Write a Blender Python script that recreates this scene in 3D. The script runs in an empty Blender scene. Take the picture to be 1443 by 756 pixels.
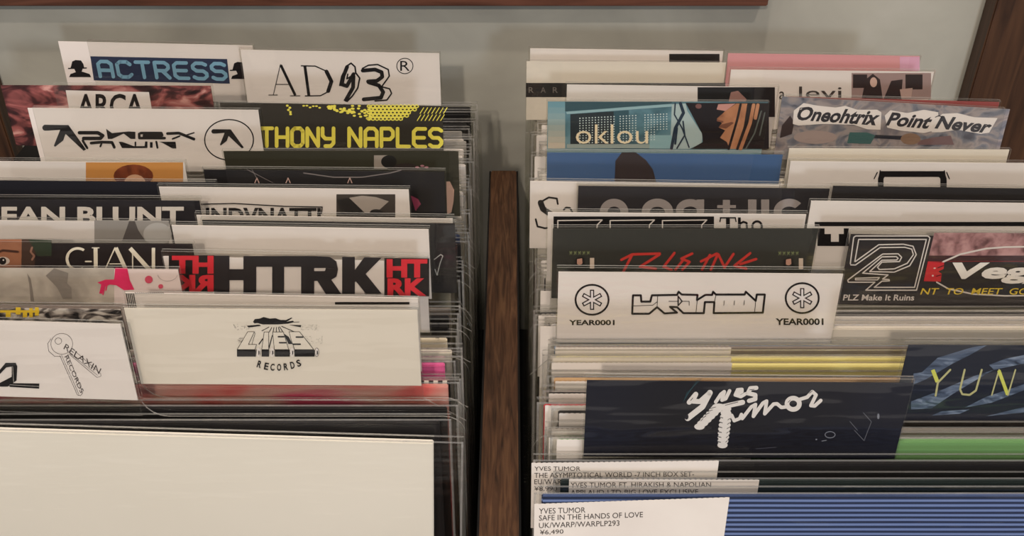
import bpy, bmesh, math, random
from mathutils import Vector
random.seed(7)
scene = bpy.context.scene
COL = scene.collection
RAD = math.radians

# ------------------------------------------------------------------ camera, world, lights, exposure
F, PITCH, CX, CY = 1430.0, RAD(36), 721.5, 378.0
CAMZ = 1.45
cd = bpy.data.cameras.new('camera'); cam = bpy.data.objects.new('camera', cd); COL.objects.link(cam)
cam.location = (0, 0, CAMZ); cam.rotation_euler = (RAD(90) - PITCH, 0, 0)
cd.sensor_fit = 'HORIZONTAL'; cd.sensor_width = 36.0; cd.lens = F * 36.0 / 1443.0
cd.clip_start = 0.01
scene.camera = cam
scene.view_settings.view_transform = 'Standard'
scene.view_settings.look = 'None'
scene.view_settings.gamma = 1.0
scene.view_settings.use_curve_mapping = False
scene.view_settings.exposure = -0.28
scene.cycles.transparent_max_bounces = 40
scene.cycles.max_bounces = 8
scene.cycles.sample_clamp_indirect = 4.0
w = bpy.data.worlds.new('shop_light'); scene.world = w; w.use_nodes = True
w.node_tree.nodes['Background'].inputs[0].default_value = (1.0, 0.92, 0.85, 1)
w.node_tree.nodes['Background'].inputs[1].default_value = 0.45

def lamp(name, kind, loc, target, power, color, size=0.1, spot=None, blend=0.4):
    d = bpy.data.lights.new(name, kind); d.energy = power; d.color = color
    if kind == 'AREA': d.size = size
    else: d.shadow_soft_size = size
    if kind == 'SPOT': d.spot_size = RAD(spot); d.spot_blend = blend
    o = bpy.data.objects.new(name, d); COL.objects.link(o); o.location = loc
    o.rotation_euler = (Vector(target) - Vector(loc)).to_track_quat('-Z', 'Y').to_euler()
    return o
WARM = (1.0, 0.86, 0.74); COOL = (0.80, 0.88, 1.0)
lamp('ceiling_spot', 'SPOT', (-0.40, -1.44, 2.40), (0.0, 0.62, 1.05), 110, WARM, 0.03, 50)
lamp('ceiling_spot', 'SPOT', (0.55, -0.50, 2.75), (0.12, 0.55, 1.0), 62, WARM, 0.03, 60)
lamp('ceiling_spot', 'SPOT', (-0.06, 0.20, 2.80), (-0.02, 0.60, 0.95), 62, WARM, 0.04, 50)
lamp('shop_window_glow', 'AREA', (0.93, -2.50, 1.80), (0.1, 0.7, 1.05), 30, COOL, 0.28)

# ------------------------------------------------------------------ materials
def lin(c):
    return tuple(((v/255.0)/12.92 if v/255.0 <= .04045 else ((v/255.0+.055)/1.055)**2.4) for v in c) + (1,)
MC = {}
def flat(rgb, rough=.55, spec=.3):
    k = ('f', tuple(rgb), rough, spec)
    if k not in MC:
        m = bpy.data.materials.new('print_%d_%d_%d' % tuple(rgb)); m.use_nodes = True
        b = m.node_tree.nodes['Principled BSDF']
        b.inputs['Base Color'].default_value = lin(rgb); b.inputs['Roughness'].default_value = rough
        b.inputs['Specular IOR Level'].default_value = spec
        MC[k] = m
    return MC[k]
def noisy(name, stops, scale=8, stretch=(1, 1, 1), distort=0.0, detail=4, rough=.5, bump=0.0, kind='NOISE', rot=(0, 0, 0), lo=.3, hi=.7, spec=.3):
    k = ('n', name)
    if k in MC: return MC[k]
    m = bpy.data.materials.new(name); m.use_nodes = True; nt = m.node_tree; N = nt.nodes; L = nt.links
    b = N['Principled BSDF']; b.inputs['Roughness'].default_value = rough; b.inputs['Specular IOR Level'].default_value = spec
    tc = N.new('ShaderNodeTexCoord'); mp = N.new('ShaderNodeMapping'); mp.inputs['Scale'].default_value = stretch
    mp.inputs['Rotation'].default_value = rot
    L.new(tc.outputs['Object'], mp.inputs[0])
    if kind == 'NOISE':
        t = N.new('ShaderNodeTexNoise'); t.inputs['Detail'].default_value = detail; t.inputs['Distortion'].default_value = distort
        out = t.outputs['Fac']
    else:
        t = N.new('ShaderNodeTexWave'); t.inputs['Detail'].default_value = detail; t.inputs['Distortion'].default_value = distort
        t.bands_direction = kind
        out = t.outputs['Fac']
    t.inputs['Scale'].default_value = scale
    L.new(mp.outputs[0], t.inputs['Vector'])
    r = N.new('ShaderNodeValToRGB'); L.new(out, r.inputs[0])
    n = len(stops); el = r.color_ramp.elements
    while len(el) < n: el.new(.5)
    for i, s in enumerate(stops):
        el[i].position = lo + (hi - lo) * i / max(1, n - 1); el[i].color = lin(s)
    L.new(r.outputs[0], b.inputs['Base Color'])
    if bump:
        bp = N.new('ShaderNodeBump'); bp.inputs['Strength'].default_value = bump; bp.inputs['Distance'].default_value = .002
        L.new(out, bp.inputs['Height']); L.new(bp.outputs[0], b.inputs['Normal'])
    MC[k] = m
    return m
def plastic(name, tint=(1, 1, 1), base=.04, grow=.7, power=3.0, rough=.06, bump=0.0, bscale=30, bstretch=(1, 1, 1), haze=0.0):
    m = bpy.data.materials.new(name); m.use_nodes = True; nt = m.node_tree; N = nt.nodes; L = nt.links
    N.remove(N['Principled BSDF']); out = N['Material Output']
    tr = N.new('ShaderNodeBsdfTransparent'); tr.inputs[0].default_value = tint + (1,)
    gl = N.new('ShaderNodeBsdfGlossy'); gl.inputs['Roughness'].default_value = rough; gl.inputs[0].default_value = (1, 1, 1, 1)
    lw = N.new('ShaderNodeLayerWeight'); lw.inputs[0].default_value = .5
    p = N.new('ShaderNodeMath'); p.operation = 'POWER'; p.inputs[1].default_value = power
    L.new(lw.outputs['Facing'], p.inputs[0])
    ma = N.new('ShaderNodeMath'); ma.operation = 'MULTIPLY_ADD'; ma.inputs[1].default_value = grow; ma.inputs[2].default_value = base
    L.new(p.outputs[0], ma.inputs[0])
    mix = N.new('ShaderNodeMixShader'); L.new(ma.outputs[0], mix.inputs[0]); L.new(tr.outputs[0], mix.inputs[1]); L.new(gl.outputs[0], mix.inputs[2])
    last = mix
    if haze:
        df = N.new('ShaderNodeBsdfDiffuse'); df.inputs[0].default_value = (.75, .73, .7, 1)
        m2 = N.new('ShaderNodeMixShader'); m2.inputs[0].default_value = haze
        L.new(mix.outputs[0], m2.inputs[1]); L.new(df.outputs[0], m2.inputs[2]); last = m2
    if bump:
        tc = N.new('ShaderNodeTexCoord'); mp = N.new('ShaderNodeMapping'); mp.inputs['Scale'].default_value = bstretch
        t = N.new('ShaderNodeTexNoise'); t.inputs['Scale'].default_value = bscale; t.inputs['Detail'].default_value = 2
        L.new(tc.outputs['Object'], mp.inputs[0]); L.new(mp.outputs[0], t.inputs['Vector'])
        bp = N.new('ShaderNodeBump'); bp.inputs['Strength'].default_value = bump; bp.inputs['Distance'].default_value = .003
        L.new(t.outputs['Fac'], bp.inputs['Height']); L.new(bp.outputs[0], gl.inputs['Normal'])
    L.new(last.outputs[0], out.inputs[0])
    return m
CLEAR = plastic('clear_acrylic', (.98, .98, .97), .035, .5, 3.5, .06, .5, 12, (1, 1, 5))
CLEAR_EDGE = plastic('acrylic_edge', (.82, .82, .80), .22, .4, 2, .15, haze=.16)
BAG = plastic('clear_sleeve', (.96, .96, .95), .03, .5, 3.0, .09, .6, 16, (1, 1, 5))
BAG_EDGE = plastic('sleeve_seam', (.85, .85, .84), .2, .5, 2, .15, .5, 60, haze=.18)
PAPER = noisy('white_card', [(214, 206, 201), (222, 215, 210)], 12, rough=.6)
CREAM = noisy('cream_card', [(208, 200, 187), (215, 207, 195)], 12, rough=.6)
BLACK = flat((26, 24, 25)); INK = flat((24, 22, 24), .6, .2); WHITEINK = flat((222, 216, 210), .6, .2)
WOOD = noisy('brown_wood', [(48, 32, 22), (88, 60, 42), (118, 86, 60)], 18, (16, 1.2, 16), 1.2, 6, .38, .15, lo=.25, hi=.75)
WOOD_V = noisy('brown_wood_upright', [(36, 22, 15), (64, 42, 28), (80, 54, 36)], 7, (14, 14, 1.1), 1.0, 6, .42, .15, lo=.25, hi=.75)
WOOD_H = noisy('brown_wood_ledge', [(60, 34, 24), (96, 60, 46)], 7, (1.2, 14, 14), 1.0, 6, .45, .1)
LINING = flat((14, 13, 13), .6, .3)
WALL = noisy('grey_plaster', [(150, 149, 140), (164, 163, 153), (176, 175, 167)], 9, (1, 1, 1), .6, 6, .85, .2, lo=.3, hi=.75)

# ------------------------------------------------------------------ geometry helpers
def tag(o, label=None, cat=None, group=None, kind=None):
    if label: o['label'] = label
    if cat: o['category'] = cat
    if group: o['group'] = group
    if kind: o['kind'] = kind
    return o
def empty(name, loc):
    o = bpy.data.objects.new(name, None); COL.objects.link(o); o.location = loc; o.empty_display_size = .02
    return o
class MB:
    def __init__(s): s.v = []; s.f = []; s.mi = []; s.m = []
    def face(s, pts, mat):
        if mat not in s.m: s.m.append(mat)
        b = len(s.v); s.v += [tuple(p) for p in pts]; s.f.append(tuple(range(b, b + len(pts)))); s.mi.append(s.m.index(mat))
    def faces(s, pts, fs, mat):
        if mat not in s.m: s.m.append(mat)
        b = len(s.v); s.v += [tuple(p) for p in pts]
        for f in fs: s.f.append(tuple(b + i for i in f)); s.mi.append(s.m.index(mat))
    def box(s, x0, x1, y0, y1, z0, z1, mat):
        p = [(x, y, z) for x in (x0, x1) for y in (y0, y1) for z in (z0, z1)]
        s.faces(p, [(0, 1, 3, 2), (4, 6, 7, 5), (0, 4, 5, 1), (2, 3, 7, 6), (0, 2, 6, 4), (1, 5, 7, 3)], mat)
    def prism(s, front, back, mat, edge=None, close=True):
        n = len(front); s.face(front, mat); s.face(back[::-1], mat)
        for i in range(n):
            j = (i + 1) % n
            s.face([front[i], back[i], back[j], front[j]], edge or mat)
    def build(s, name, parent=None, base=(0, 0, 0), bevel=0):
        me = bpy.data.meshes.new(name)
        me.from_pydata([(a - base[0], b - base[1], c - base[2]) for a, b, c in s.v], [], s.f)
        for m in s.m: me.materials.append(m)
        for p, i in zip(me.polygons, s.mi): p.material_index = i
        if bevel:
            bm = bmesh.new(); bm.from_mesh(me)
            bmesh.ops.remove_doubles(bm, verts=bm.verts, dist=1e-5)
            bmesh.ops.bevel(bm, geom=bm.edges[:], offset=bevel, segments=2, affect='EDGES', clamp_overlap=True)
            bm.to_mesh(me); bm.free()
        me.update()
        o = bpy.data.objects.new(name, me); COL.objects.link(o)
        if parent: o.parent = parent
        else: o.location = base
        return o

# a point of the photograph on an upright plane leaning back by LEAN; c = distance of that plane at the height of the record tops
LEAN = math.tan(RAD(6)); Z40 = CAMZ - .40; FLOORZ = CAMZ - .713
CT, ST = math.cos(PITCH), math.sin(PITCH)
def ray(px, py):
    xc, yc = (px - CX) / F, (CY - py) / F
    return xc, CT + yc * ST, -ST + yc * CT
def on(px, py, c):
    x, y, z = ray(px, py)
    t = (c + .40 * LEAN) / (y - LEAN * z)
    return Vector((x * t, y * t, CAMZ + z * t))
def at_h(px, py, h):
    x, y, z = ray(px, py); t = h / -z
    return Vector((x * t, y * t, CAMZ - h))
def slot(px, py, h):
    p = at_h(px, py, h); return p.y - LEAN * (p.z - Z40)
def plane(x, z, c): return Vector((x, c + LEAN * (z - Z40), z))

_fc = bpy.data.curves.new('type', 'FONT'); _fo = bpy.data.objects.new('type', _fc); COL.objects.link(_fo)
TXT = {}
def glyphs(s, bold):
    k = (s, bold)
    if k not in TXT:
        _fc.body = s; _fc.offset = bold; _fc.resolution_u = 3
        bpy.context.view_layer.update()
        ev = _fo.evaluated_get(bpy.context.evaluated_depsgraph_get()); me = ev.to_mesh()
        vs = [(v.co.x, v.co.y) for v in me.vertices]; fs = [tuple(p.vertices) for p in me.polygons]; ev.to_mesh_clear()
        TXT[k] = (vs, fs)
    return TXT[k]
# block letters on a 4 x 6 grid
BLK = {'A': [[(0, 6), (0, 1), (1, 0), (3, 0), (4, 1), (4, 6)], [(0, 3.5), (4, 3.5)]], 'N': [[(0, 6), (0, 0), (4, 6), (4, 0)]],
 'T': [[(0, 0), (4, 0)], [(2, 0), (2, 6)]], 'H': [[(0, 0), (0, 6)], [(4, 0), (4, 6)], [(0, 3), (4, 3)]],
 'O': [[(1, 0), (3, 0), (4, 1), (4, 5), (3, 6), (1, 6), (0, 5), (0, 1), (1, 0)]], 'Y': [[(0, 0), (0, 2.5), (1, 3.5), (4, 3.5)], [(4, 0), (4, 5), (3, 6), (1, 6)]],
 'P': [[(0, 6), (0, 0), (3, 0), (4, 1), (4, 2.6), (3, 3.6), (0, 3.6)]], 'L': [[(0, 0), (0, 6), (4, 6)]],
 'E': [[(4, 0), (1, 0), (0, 1), (0, 5), (1, 6), (4, 6)], [(0, 3), (3.6, 3)]], 'S': [[(4, .6), (3, 0), (1, 0), (0, 1), (0, 2), (1, 3), (3, 3), (4, 4), (4, 5), (3, 6), (1, 6), (0, 5.4)]],
 'C': [[(4, 1), (3, 0), (1, 0), (0, 1), (0, 5), (1, 6), (3, 6), (4, 5)]], 'R': [[(0, 6), (0, 0), (3, 0), (4, 1), (4, 2.2), (3, 3.2), (0, 3.2)], [(2, 3.2), (4, 6)]]}

class Art:
    """Print on a card: shapes are given where the photograph shows them and land on the card's own plane."""
    def __init__(s, c, step=.00012, first=.0006):
        s.c = c; s.off = first; s.step = step; s.L = {}; s.order = []; s.z(0, 0, 1); s.cur = None
    def z(s, ox, oy, sc): s.ox, s.oy, s.sc = ox, oy, sc; return s
    def layer(s, name):
        if name not in s.L: s.L[name] = MB(); s.order.append(name)
        s.cur = s.L[name]; s.off += s.step; return s
    def up(s): s.off += s.step; return s
    def p(s, u, v): return on(s.ox + u / s.sc, s.oy + v / s.sc, s.c - s.off - (len(s.cur.f) % 8) * 1.2e-5)
    def poly(s, pts, mat): s.cur.face([s.p(*q) for q in pts], mat); return s
    def rect(s, a, b, c, d, mat): return s.poly([(a, b), (a, d), (c, d), (c, b)], mat)
    def disc(s, u, v, rx, ry, mat, n=20): return s.poly([(u + rx * math.cos(-i * 2 * math.pi / n), v + ry * math.sin(-i * 2 * math.pi / n)) for i in range(n)], mat)
    def stroke(s, pts, wd, mat, close=False, caps=True):
        if close: pts = list(pts) + [pts[0]]
        r = wd / 2
        for (a, b), (c, d) in zip(pts, pts[1:]):
            l = math.hypot(c - a, d - b) or 1; nx, ny = -(d - b) / l * r, (c - a) / l * r
            s.poly([(a + nx, b + ny), (c + nx, d + ny), (c - nx, d - ny), (a - nx, b - ny)], mat)
        if caps:
            for (a, b) in (pts if len(pts) < 40 else []): s.disc(a, b, r, r, mat, 8 if wd / s.sc < 4 else 14)
        return s
    def ring(s, u, v, rx, ry, wd, mat, n=36, a0=0, a1=360):
        k = n if a1 - a0 >= 360 else n
        o = [RAD(a0 + (a1 - a0) * i / k) for i in range(k + 1)]; r = wd / 2
        for a, b in zip(o, o[1:]):
            q = lambda t, e: (u + (rx + e) * math.cos(t), v + (ry + e) * math.sin(t))
            s.poly([q(a, r), q(b, r), q(b, -r), q(a, -r)], mat)
        return s
    def text(s, t, box, mat, bold=0.0, shear=0.0, quad=None, mirror=False):
        vs, fs = glyphs(t, bold)
        if not vs: return s
        vs = [(x + shear * y, y) for x, y in vs]
        x0 = min(v[0] for v in vs); x1 = max(v[0] for v in vs); y0 = min(v[1] for v in vs); y1 = max(v[1] for v in vs)
        if quad is None: a, b, c, d = box; quad = [(a, b), (c, b), (c, d), (a, d)]
        TL, TR, BR, BL = quad; P = []
        for x, y in vs:
            g = (x - x0) / (x1 - x0); h = (y1 - y) / (y1 - y0)
            if mirror: g = 1 - g
            P.append(s.p(*[(TL[i] * (1 - g) + TR[i] * g) * (1 - h) + (BL[i] * (1 - g) + BR[i] * g) * h for i in (0, 1)]))
        s.cur.faces(P, fs, mat); return s
    def blocks(s, t, quad, wd, mat, gap=1.5):
        TL, TR, BR, BL = quad; n = len(t); tot = n * 4 + (n - 1) * gap
        x = 0
        for ch in t:
            for st in BLK.get(ch, []):
                q = []
                for a, b in st:
                    g, h = (x + a) / tot, b / 6
                    q.append(tuple((TL[i] * (1 - g) + TR[i] * g) * (1 - h) + (BL[i] * (1 - g) + BR[i] * g) * h for i in (0, 1)))
                s.stroke(q, wd, mat)
            x += 4 + gap
        return s
    def build(s, parent, base):
        for n in s.order:
            if s.L[n].f: s.L[n].build(n, parent).location = (0, 0, 0) if not base else (0, 0, 0)
        return s

# ------------------------------------------------------------------ the setting and the rack
WALLY, RAILZ = .868, CAMZ - .51
RX0, RX1 = -.0222, .0058            # the rail between the two bins
BX0, BX1 = -.415, .388              # outer walls of the bins
m = MB(); m.box(-1.6, 1.6, WALLY, WALLY + .06, 0, 2.7, WALL); tag(m.build('wall_back'), kind='structure')
m = MB(); m.box(-1.6, 1.6, -1.6, WALLY, -.05, 0, noisy('grey_floor', [(90, 86, 80), (110, 105, 98)], 3, rough=.6)); tag(m.build('floor'), kind='structure')
base = (0, .58, 0)
rack = empty('record_rack', base)
tag(rack, 'brown wooden record rack with black-lined bins in front of the grey wall', 'record rack')
YF, YB = .24, WALLY - .002
def part(name, fn, bevel=0, mat=None):
    b = MB(); fn(b); return b.build(name, rack, base, bevel)
part('bin_floor', lambda b: b.box(BX0, BX1, YF, YB, FLOORZ - .02, FLOORZ, LINING))
part('center_rail', lambda b: b.box(RX0 + .0015, RX1 - .0015, YF, YB, FLOORZ, RAILZ, WOOD), .001)
for xa, xb in ((RX0, RX0 + .0015), (RX1 - .0015, RX1)):
    part('rail_lining', lambda b: b.box(xa, xb, YF, YB, FLOORZ, RAILZ - .001, LINING))
part('side_panel', lambda b: b.box(BX0 - .022, BX0, YF, YB, 0, CAMZ - .445, LINING), .001)  # left board all in black lining colour, its shadow put into the colour too
part('side_panel', lambda b: b.box(BX1, BX1 + .022, YF, YB, 0, RAILZ, WOOD_V), .001)
part('front_panel', lambda b: b.box(BX0 - .022, BX1 + .022, YF - .02, YF, 0, RAILZ - .03, WOOD_H), .001)
# tall posts framing the back wall
for xa, xb in ((-.64, -.475), (.4195, .60)):
    part('post', lambda b: b.box(xa, xb, WALLY - .022, WALLY - .001, 0, 2.3, WOOD_V), .0012)
p0, p1 = at_h(0, 9.5, .33), at_h(1082, 8.5, .33)
zl = CAMZ + ray(500, 9)[2] / ray(500, 9)[1] * (WALLY - .02)
m = MB(); xr = ray(1082, 8)[0] / ray(1082, 8)[1] * (WALLY - .02)
m.box(-.60, xr, WALLY - .02, WALLY - .001, zl, zl + .05, WOOD_H)
tag(m.build('wall_ledge', None, (xr / 2 - .3, WALLY - .01, zl), .001), 'long dark brown wooden ledge fixed along the grey wall above the bins', 'ledge')

# ------------------------------------------------------------------ record dividers
CARDH = .053
DIV = []      # (bin, x0, y0, x1, y1, card material, top gap in px, art function, label, short name)
def D(bin_, x0, y0, x1, y1, mat, art=None, label='', short='', gap=4, h=.343):
    z = h / (ST - (CY - (y0 + y1) / 2) / F * CT)
    wpx = .165 * F / z
    if x0 is None: x0 = x1 - wpx; 
    if x1 is None: x1 = x0 + wpx
    DIV.append(dict(bin=bin_, x0=x0, y0=y0, x1=x1, y1=y1, mat=mat, art=art, label=label, short=short, gap=gap, c=slot((x0 + x1) / 2, (y0 + y1) / 2, h), kind='d'))

def art_hat(a):
    a.layer('printed_picture').z(0, 0, 3.025)
    for k in (0, 690):
        a.poly([(q[0] + k, q[1] + (8 if k else 0)) for q in [(300, 293), (308, 262), (322, 256), (345, 258), (355, 272), (360, 292)]], INK)
        a.stroke([(292 + k, 292 + (8 if k else 0)), (368 + k, 290 + (8 if k else 0))], 5, INK)
        a.poly([(q[0] + k, q[1] + (8 if k else 0)) for q in [(316, 293), (352, 293), (346, 312), (325, 312)]], INK)
        a.poly([(q[0] + k, q[1] + (8 if k else 0)) for q in [(295, 329), (300, 316), (328, 306), (352, 306), (382, 316), (388, 329)]], INK)
    a.poly([(385, 240), (400, 343), (980, 357), (968, 252)], flat((42, 52, 78)))
    a.layer('lettering').blocks('ACTRESS', [(415, 262), (955, 272), (965, 338), (428, 326)], 15, flat((120, 165, 190)), 1.8)
D('l', 80, 56, 358, 62, PAPER, art_hat, 'clear divider with white card: pale blue block capitals on navy between hatted silhouettes', 'hat silhouette divider', 2)
def art_ad(a):
    a.layer('lettering').z(360, 70, 5.344)
    S = a.stroke
    S([(188, 112), (135, 340)], 6, INK); S([(190, 115), (300, 345)], 20, INK, caps=False); S([(158, 262), (258, 262)], 6, INK)
    S([(100, 342), (165, 342)], 6, INK); S([(262, 348), (335, 348)], 6, INK)
    S([(372, 125), (402, 345)], 22, INK, caps=False); S([(345, 122), (450, 124), (540, 165), (580, 240), (552, 315), (490, 347), (375, 349)], 9, INK); S([(535, 165), (572, 240), (548, 312)], 29, INK)
    S([(635, 270), (650, 200), (690, 122), (720, 102), (750, 130), (755, 175), (785, 215), (770, 290), (730, 350), (690, 390), (670, 380)], 12, INK)
    S([(690, 130), (662, 200), (650, 262), (688, 275), (738, 185)], 29, INK); S([(738, 200), (735, 285), (682, 378)], 29, INK); S([(695, 185), (688, 220), (722, 200)], 11, INK)
    S([(805, 142), (850, 118), (920, 112), (1000, 150), (1008, 200), (950, 280), (1010, 295), (1025, 330), (990, 380), (900, 387)], 11, INK)
    S([(808, 158), (900, 150), (950, 170), (955, 205), (915, 235), (848, 240)], 29, INK); S([(852, 246), (930, 270), (962, 320), (945, 362), (815, 375)], 29, INK)
    a.ring(1125, 123, 61, 58, 6, INK); a.text('R', (1090, 85, 1162, 160), INK)
D('l', 337, 68, 621, 73, PAPER, art_ad, 'clear divider with white card: large serif letters, drawn numerals and a ringed R', 'drawn numerals divider', 2)
def art_arca(a):
    a.layer('printed_picture').z(0, 0, 3.025)
    a.poly([(280, 385), (297, 480), (650, 484), (635, 393)], PAPER)
    a.layer('lettering').text('ARCA', (328, 400, 612, 500), INK, .02)
D('l', -1, 117, 299, 118, noisy('red_portrait_print', [(22, 16, 18), (66, 34, 36), (146, 82, 80), (200, 150, 142)], 34, (1, 1, 1.8), 1.5, 3), art_arca,
  'clear divider with blurred red and black photo and a white name box', 'red blurred photo divider', 3)
def art_naples(a):
    Y = flat((232, 220, 92)); a.layer('lettering')
    a.blocks('ANTHONY', [(325, 181), (470, 181), (470, 206), (325, 206)], 5.2, Y, 1.6); a.blocks('NAPLES', [(492, 181), (622, 182), (622, 207), (492, 206)], 5.2, Y, 1.6)
    a.layer('printed_picture'); rnd = random.Random(3)
    for i in range(5): a.disc(402 + rnd.random() * 12, 149 + i * 3, 2, 1.6, Y, 8)
    for i in range(6): a.disc(428 + i * 4.5, 149 + rnd.random() * 3, 2, 1.2, Y, 8)
    for i in range(60):
        u = rnd.random(); x = 462 + u * 60
        a.disc(x, 149 + rnd.random() * (4 + 18 * u), 2.4, 1.5, Y, 8)
    for r_ in range(5):
        for k in range(13 - r_):
            a.ring(520 + k * 5.6 + (r_ % 2) * 2.8, 150 + r_ * 4.4, 2.5, 2, 1.6, Y, 8)
    for i in range(7):
        for j in range(2): a.stroke([(592 + i * 5.5 - j * 4, 160 + j * 10), (597 + i * 5.5 - j * 4, 152 + j * 10)], 1.2, Y)
D('l', 308, 143, 625, 148, flat((52, 48, 42)), art_naples, 'clear divider with dark card: yellow pixel capitals under a yellow dot pattern', 'yellow pixel capitals divider', 1)
def art_aphex(a):
    def A_(a): a.poly([(95, 110), (110, 146), (190, 140), (152, 236), (160, 242), (208, 205), (222, 165), (330, 266), (345, 258), (240, 112)], INK); a.disc(103, 128, 20, 18, INK)
    a.layer('lettering').z(40, 150, 4.244); A_(a); S = a.stroke
    S([(305, 158), (415, 158), (445, 175), (430, 192), (330, 192)], 21, INK); S([(325, 205), (352, 250)], 14, INK)
    a.poly([(465, 135), (475, 195), (500, 195), (570, 163), (612, 195), (640, 195), (640, 153), (600, 150), (500, 160)], INK)
    S([(672, 160), (795, 160), (800, 174), (690, 176)], 16, INK); S([(662, 165), (664, 190), (815, 190)], 16, INK)
    S([(832, 163), (900, 160), (990, 196)], 17, INK); S([(945, 172), (990, 158)], 8, INK); S([(862, 195), (905, 178)], 10, INK)
    S([(375, 220), (440, 214), (500, 216), (514, 245)], 17, INK); S([(440, 216), (430, 240)], 11, INK)
    a.poly([(540, 212), (560, 250), (712, 250), (712, 210), (698, 210), (695, 238), (630, 238), (560, 212)], INK); S([(640, 215), (640, 235)], 10, INK)
    S([(735, 214), (735, 248)], 16, INK, caps=False); S([(765, 212), (772, 248)], 12, INK); a.poly([(782, 212), (800, 218), (862, 252), (885, 252), (880, 212)], INK)
    a.ring(1200, 200, 146, 121, 7, INK)
    a.z(40 + (1092 - 80 * .74) / 4.244, 150 + (135 - 108 * .74) / 4.244, 4.244 / .74); A_(a)
D('l', 37, 150, 366, 153, PAPER, art_aphex, 'clear divider with white card: angular black techno wordmark and ringed letter A', 'ringed letter A divider', 2)
def art_orange(a):
    a.layer('printed_picture').rect(121, 229, 258, 268, flat((196, 138, 74)))
    a.up().disc(188, 248, 28, 16, noisy('auburn_hair_print', [(80, 36, 24), (140, 72, 44)], 60, (3, 1, 1))); a.up().disc(190, 258, 15, 12, flat((205, 160, 130)))
D('l', -30, 223, 262, 225, PAPER, art_orange, 'clear divider with white card and small orange portrait of auburn hair', 'orange portrait divider', 4)
def art_olive(a):
    a.layer('printed_picture').rect(527, 219, 546, 238, flat((150, 140, 130)))
    a.up().disc(548, 228, 11, 9, flat((30, 28, 26))); a.disc(572, 240, 20, 10, flat((48, 40, 38)))
    a.poly([(629, 256), (630, 302), (636, 300), (639, 285), (640, 268), (634, 256)], flat((196, 158, 138)))
    for x, y in ((595, 234), (601, 236), (588, 236)): a.disc(x, y, 3, 1.6, flat((170, 120, 130)), 8)
D('l', 313, 210, 648, 210, noisy('olive_print', [(46, 44, 34), (58, 56, 44)], 10), art_olive, 'clear divider with dark olive card and faint figure photo', 'dark olive divider', 3)
def art_curve(a):
    G = flat((120, 112, 110)); a.layer('printed_picture')
    a.stroke([(428, 244), (470, 250), (510, 250), (550, 244), (565, 240)], 1.6, G)
    for x in (362, 406, 493): a.stroke([(x - 3, 258), (x, 251), (x + 3, 258)], 1.2, flat((205, 170, 160)))
    a.stroke([(348, 239), (385, 258)], .8, G); a.stroke([(355, 239), (362, 252)], .8, G)
    for k in range(5): a.stroke([(580 + k * 2, 277 + k), (586 + k * 1.5, 296 - k * 2)], 2, flat((150, 60, 90)))
D('l', 285, 235, 628, 238, flat((30, 28, 30)), art_curve, 'clear divider with black card, a thin grey curve and pink petals', 'grey curve divider', 4)
D('l', -40, 251, 305, 254, noisy('navy_print', [(28, 28, 36), (38, 38, 46)], 10), None, 'clear divider with plain near-black navy card', 'plain navy divider', 3)
def art_sketch(a):
    a.layer('printed_picture').rect(474, 274, 557, 312, flat((58, 52, 48)))
    a.up().poly([(475, 282), (480, 302), (510, 302), (512, 292), (500, 282), (490, 279)], BLACK)
    a.poly([(492, 279), (514, 300), (530, 300), (548, 284), (530, 278), (510, 276)], flat((160, 150, 142))); a.up().disc(530, 300, 9, 5, BLACK)
    a.layer('lettering').stroke([(284, 288), (330, 287), (400, 291), (454, 292), (453, 301)], 1.6, INK)
    a.text('INDVNATTI', (290, 293, 452, 316), INK, .03)
D('l', 222, 259, 578, 263, PAPER, art_sketch, 'clear divider with white card: sketched capitals and dark photo square', 'sketched capitals divider', 4)
def art_blunt(a): a.layer('lettering').text('DEAN BLUNT', (-34, 291.5, 259, 318), WHITEINK, .035)
D('l', -80, 275, 283, 277, flat((34, 32, 38)), art_blunt, 'clear divider with black card and heavy white condensed capitals', 'white condensed capitals divider', 6)
D('l', 275, 298, 640, 303, PAPER, None, 'clear divider with white card hiding behind the wide blank white one', 'hidden white divider', 5)
def art_grey(a):
    a.layer('printed_picture').rect(133, 311, 238, 352, flat((150, 145, 140)))
    a.up().poly([(172, 340), (205, 340), (195, 325), (190, 312), (182, 312)], flat((88, 82, 80))); a.disc(222, 330, 20, 16, flat((178, 174, 170)))
D('l', -120, 306, 240, 310, PAPER, art_grey, 'clear divider with white card and cropped grey body photo', 'grey photo divider', 3)
def art_squiggle(a): a.layer('printed_picture').stroke([(613, 380), (616, 388), (620, 372), (624, 361), (621, 359), (612, 366)], 1.3, flat((170, 170, 165)))
D('l', 283, 306, 643, 311, flat((38, 36, 36)), art_squiggle, 'clear divider with black card and one thin white squiggle', 'white squiggle divider', 4)
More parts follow.
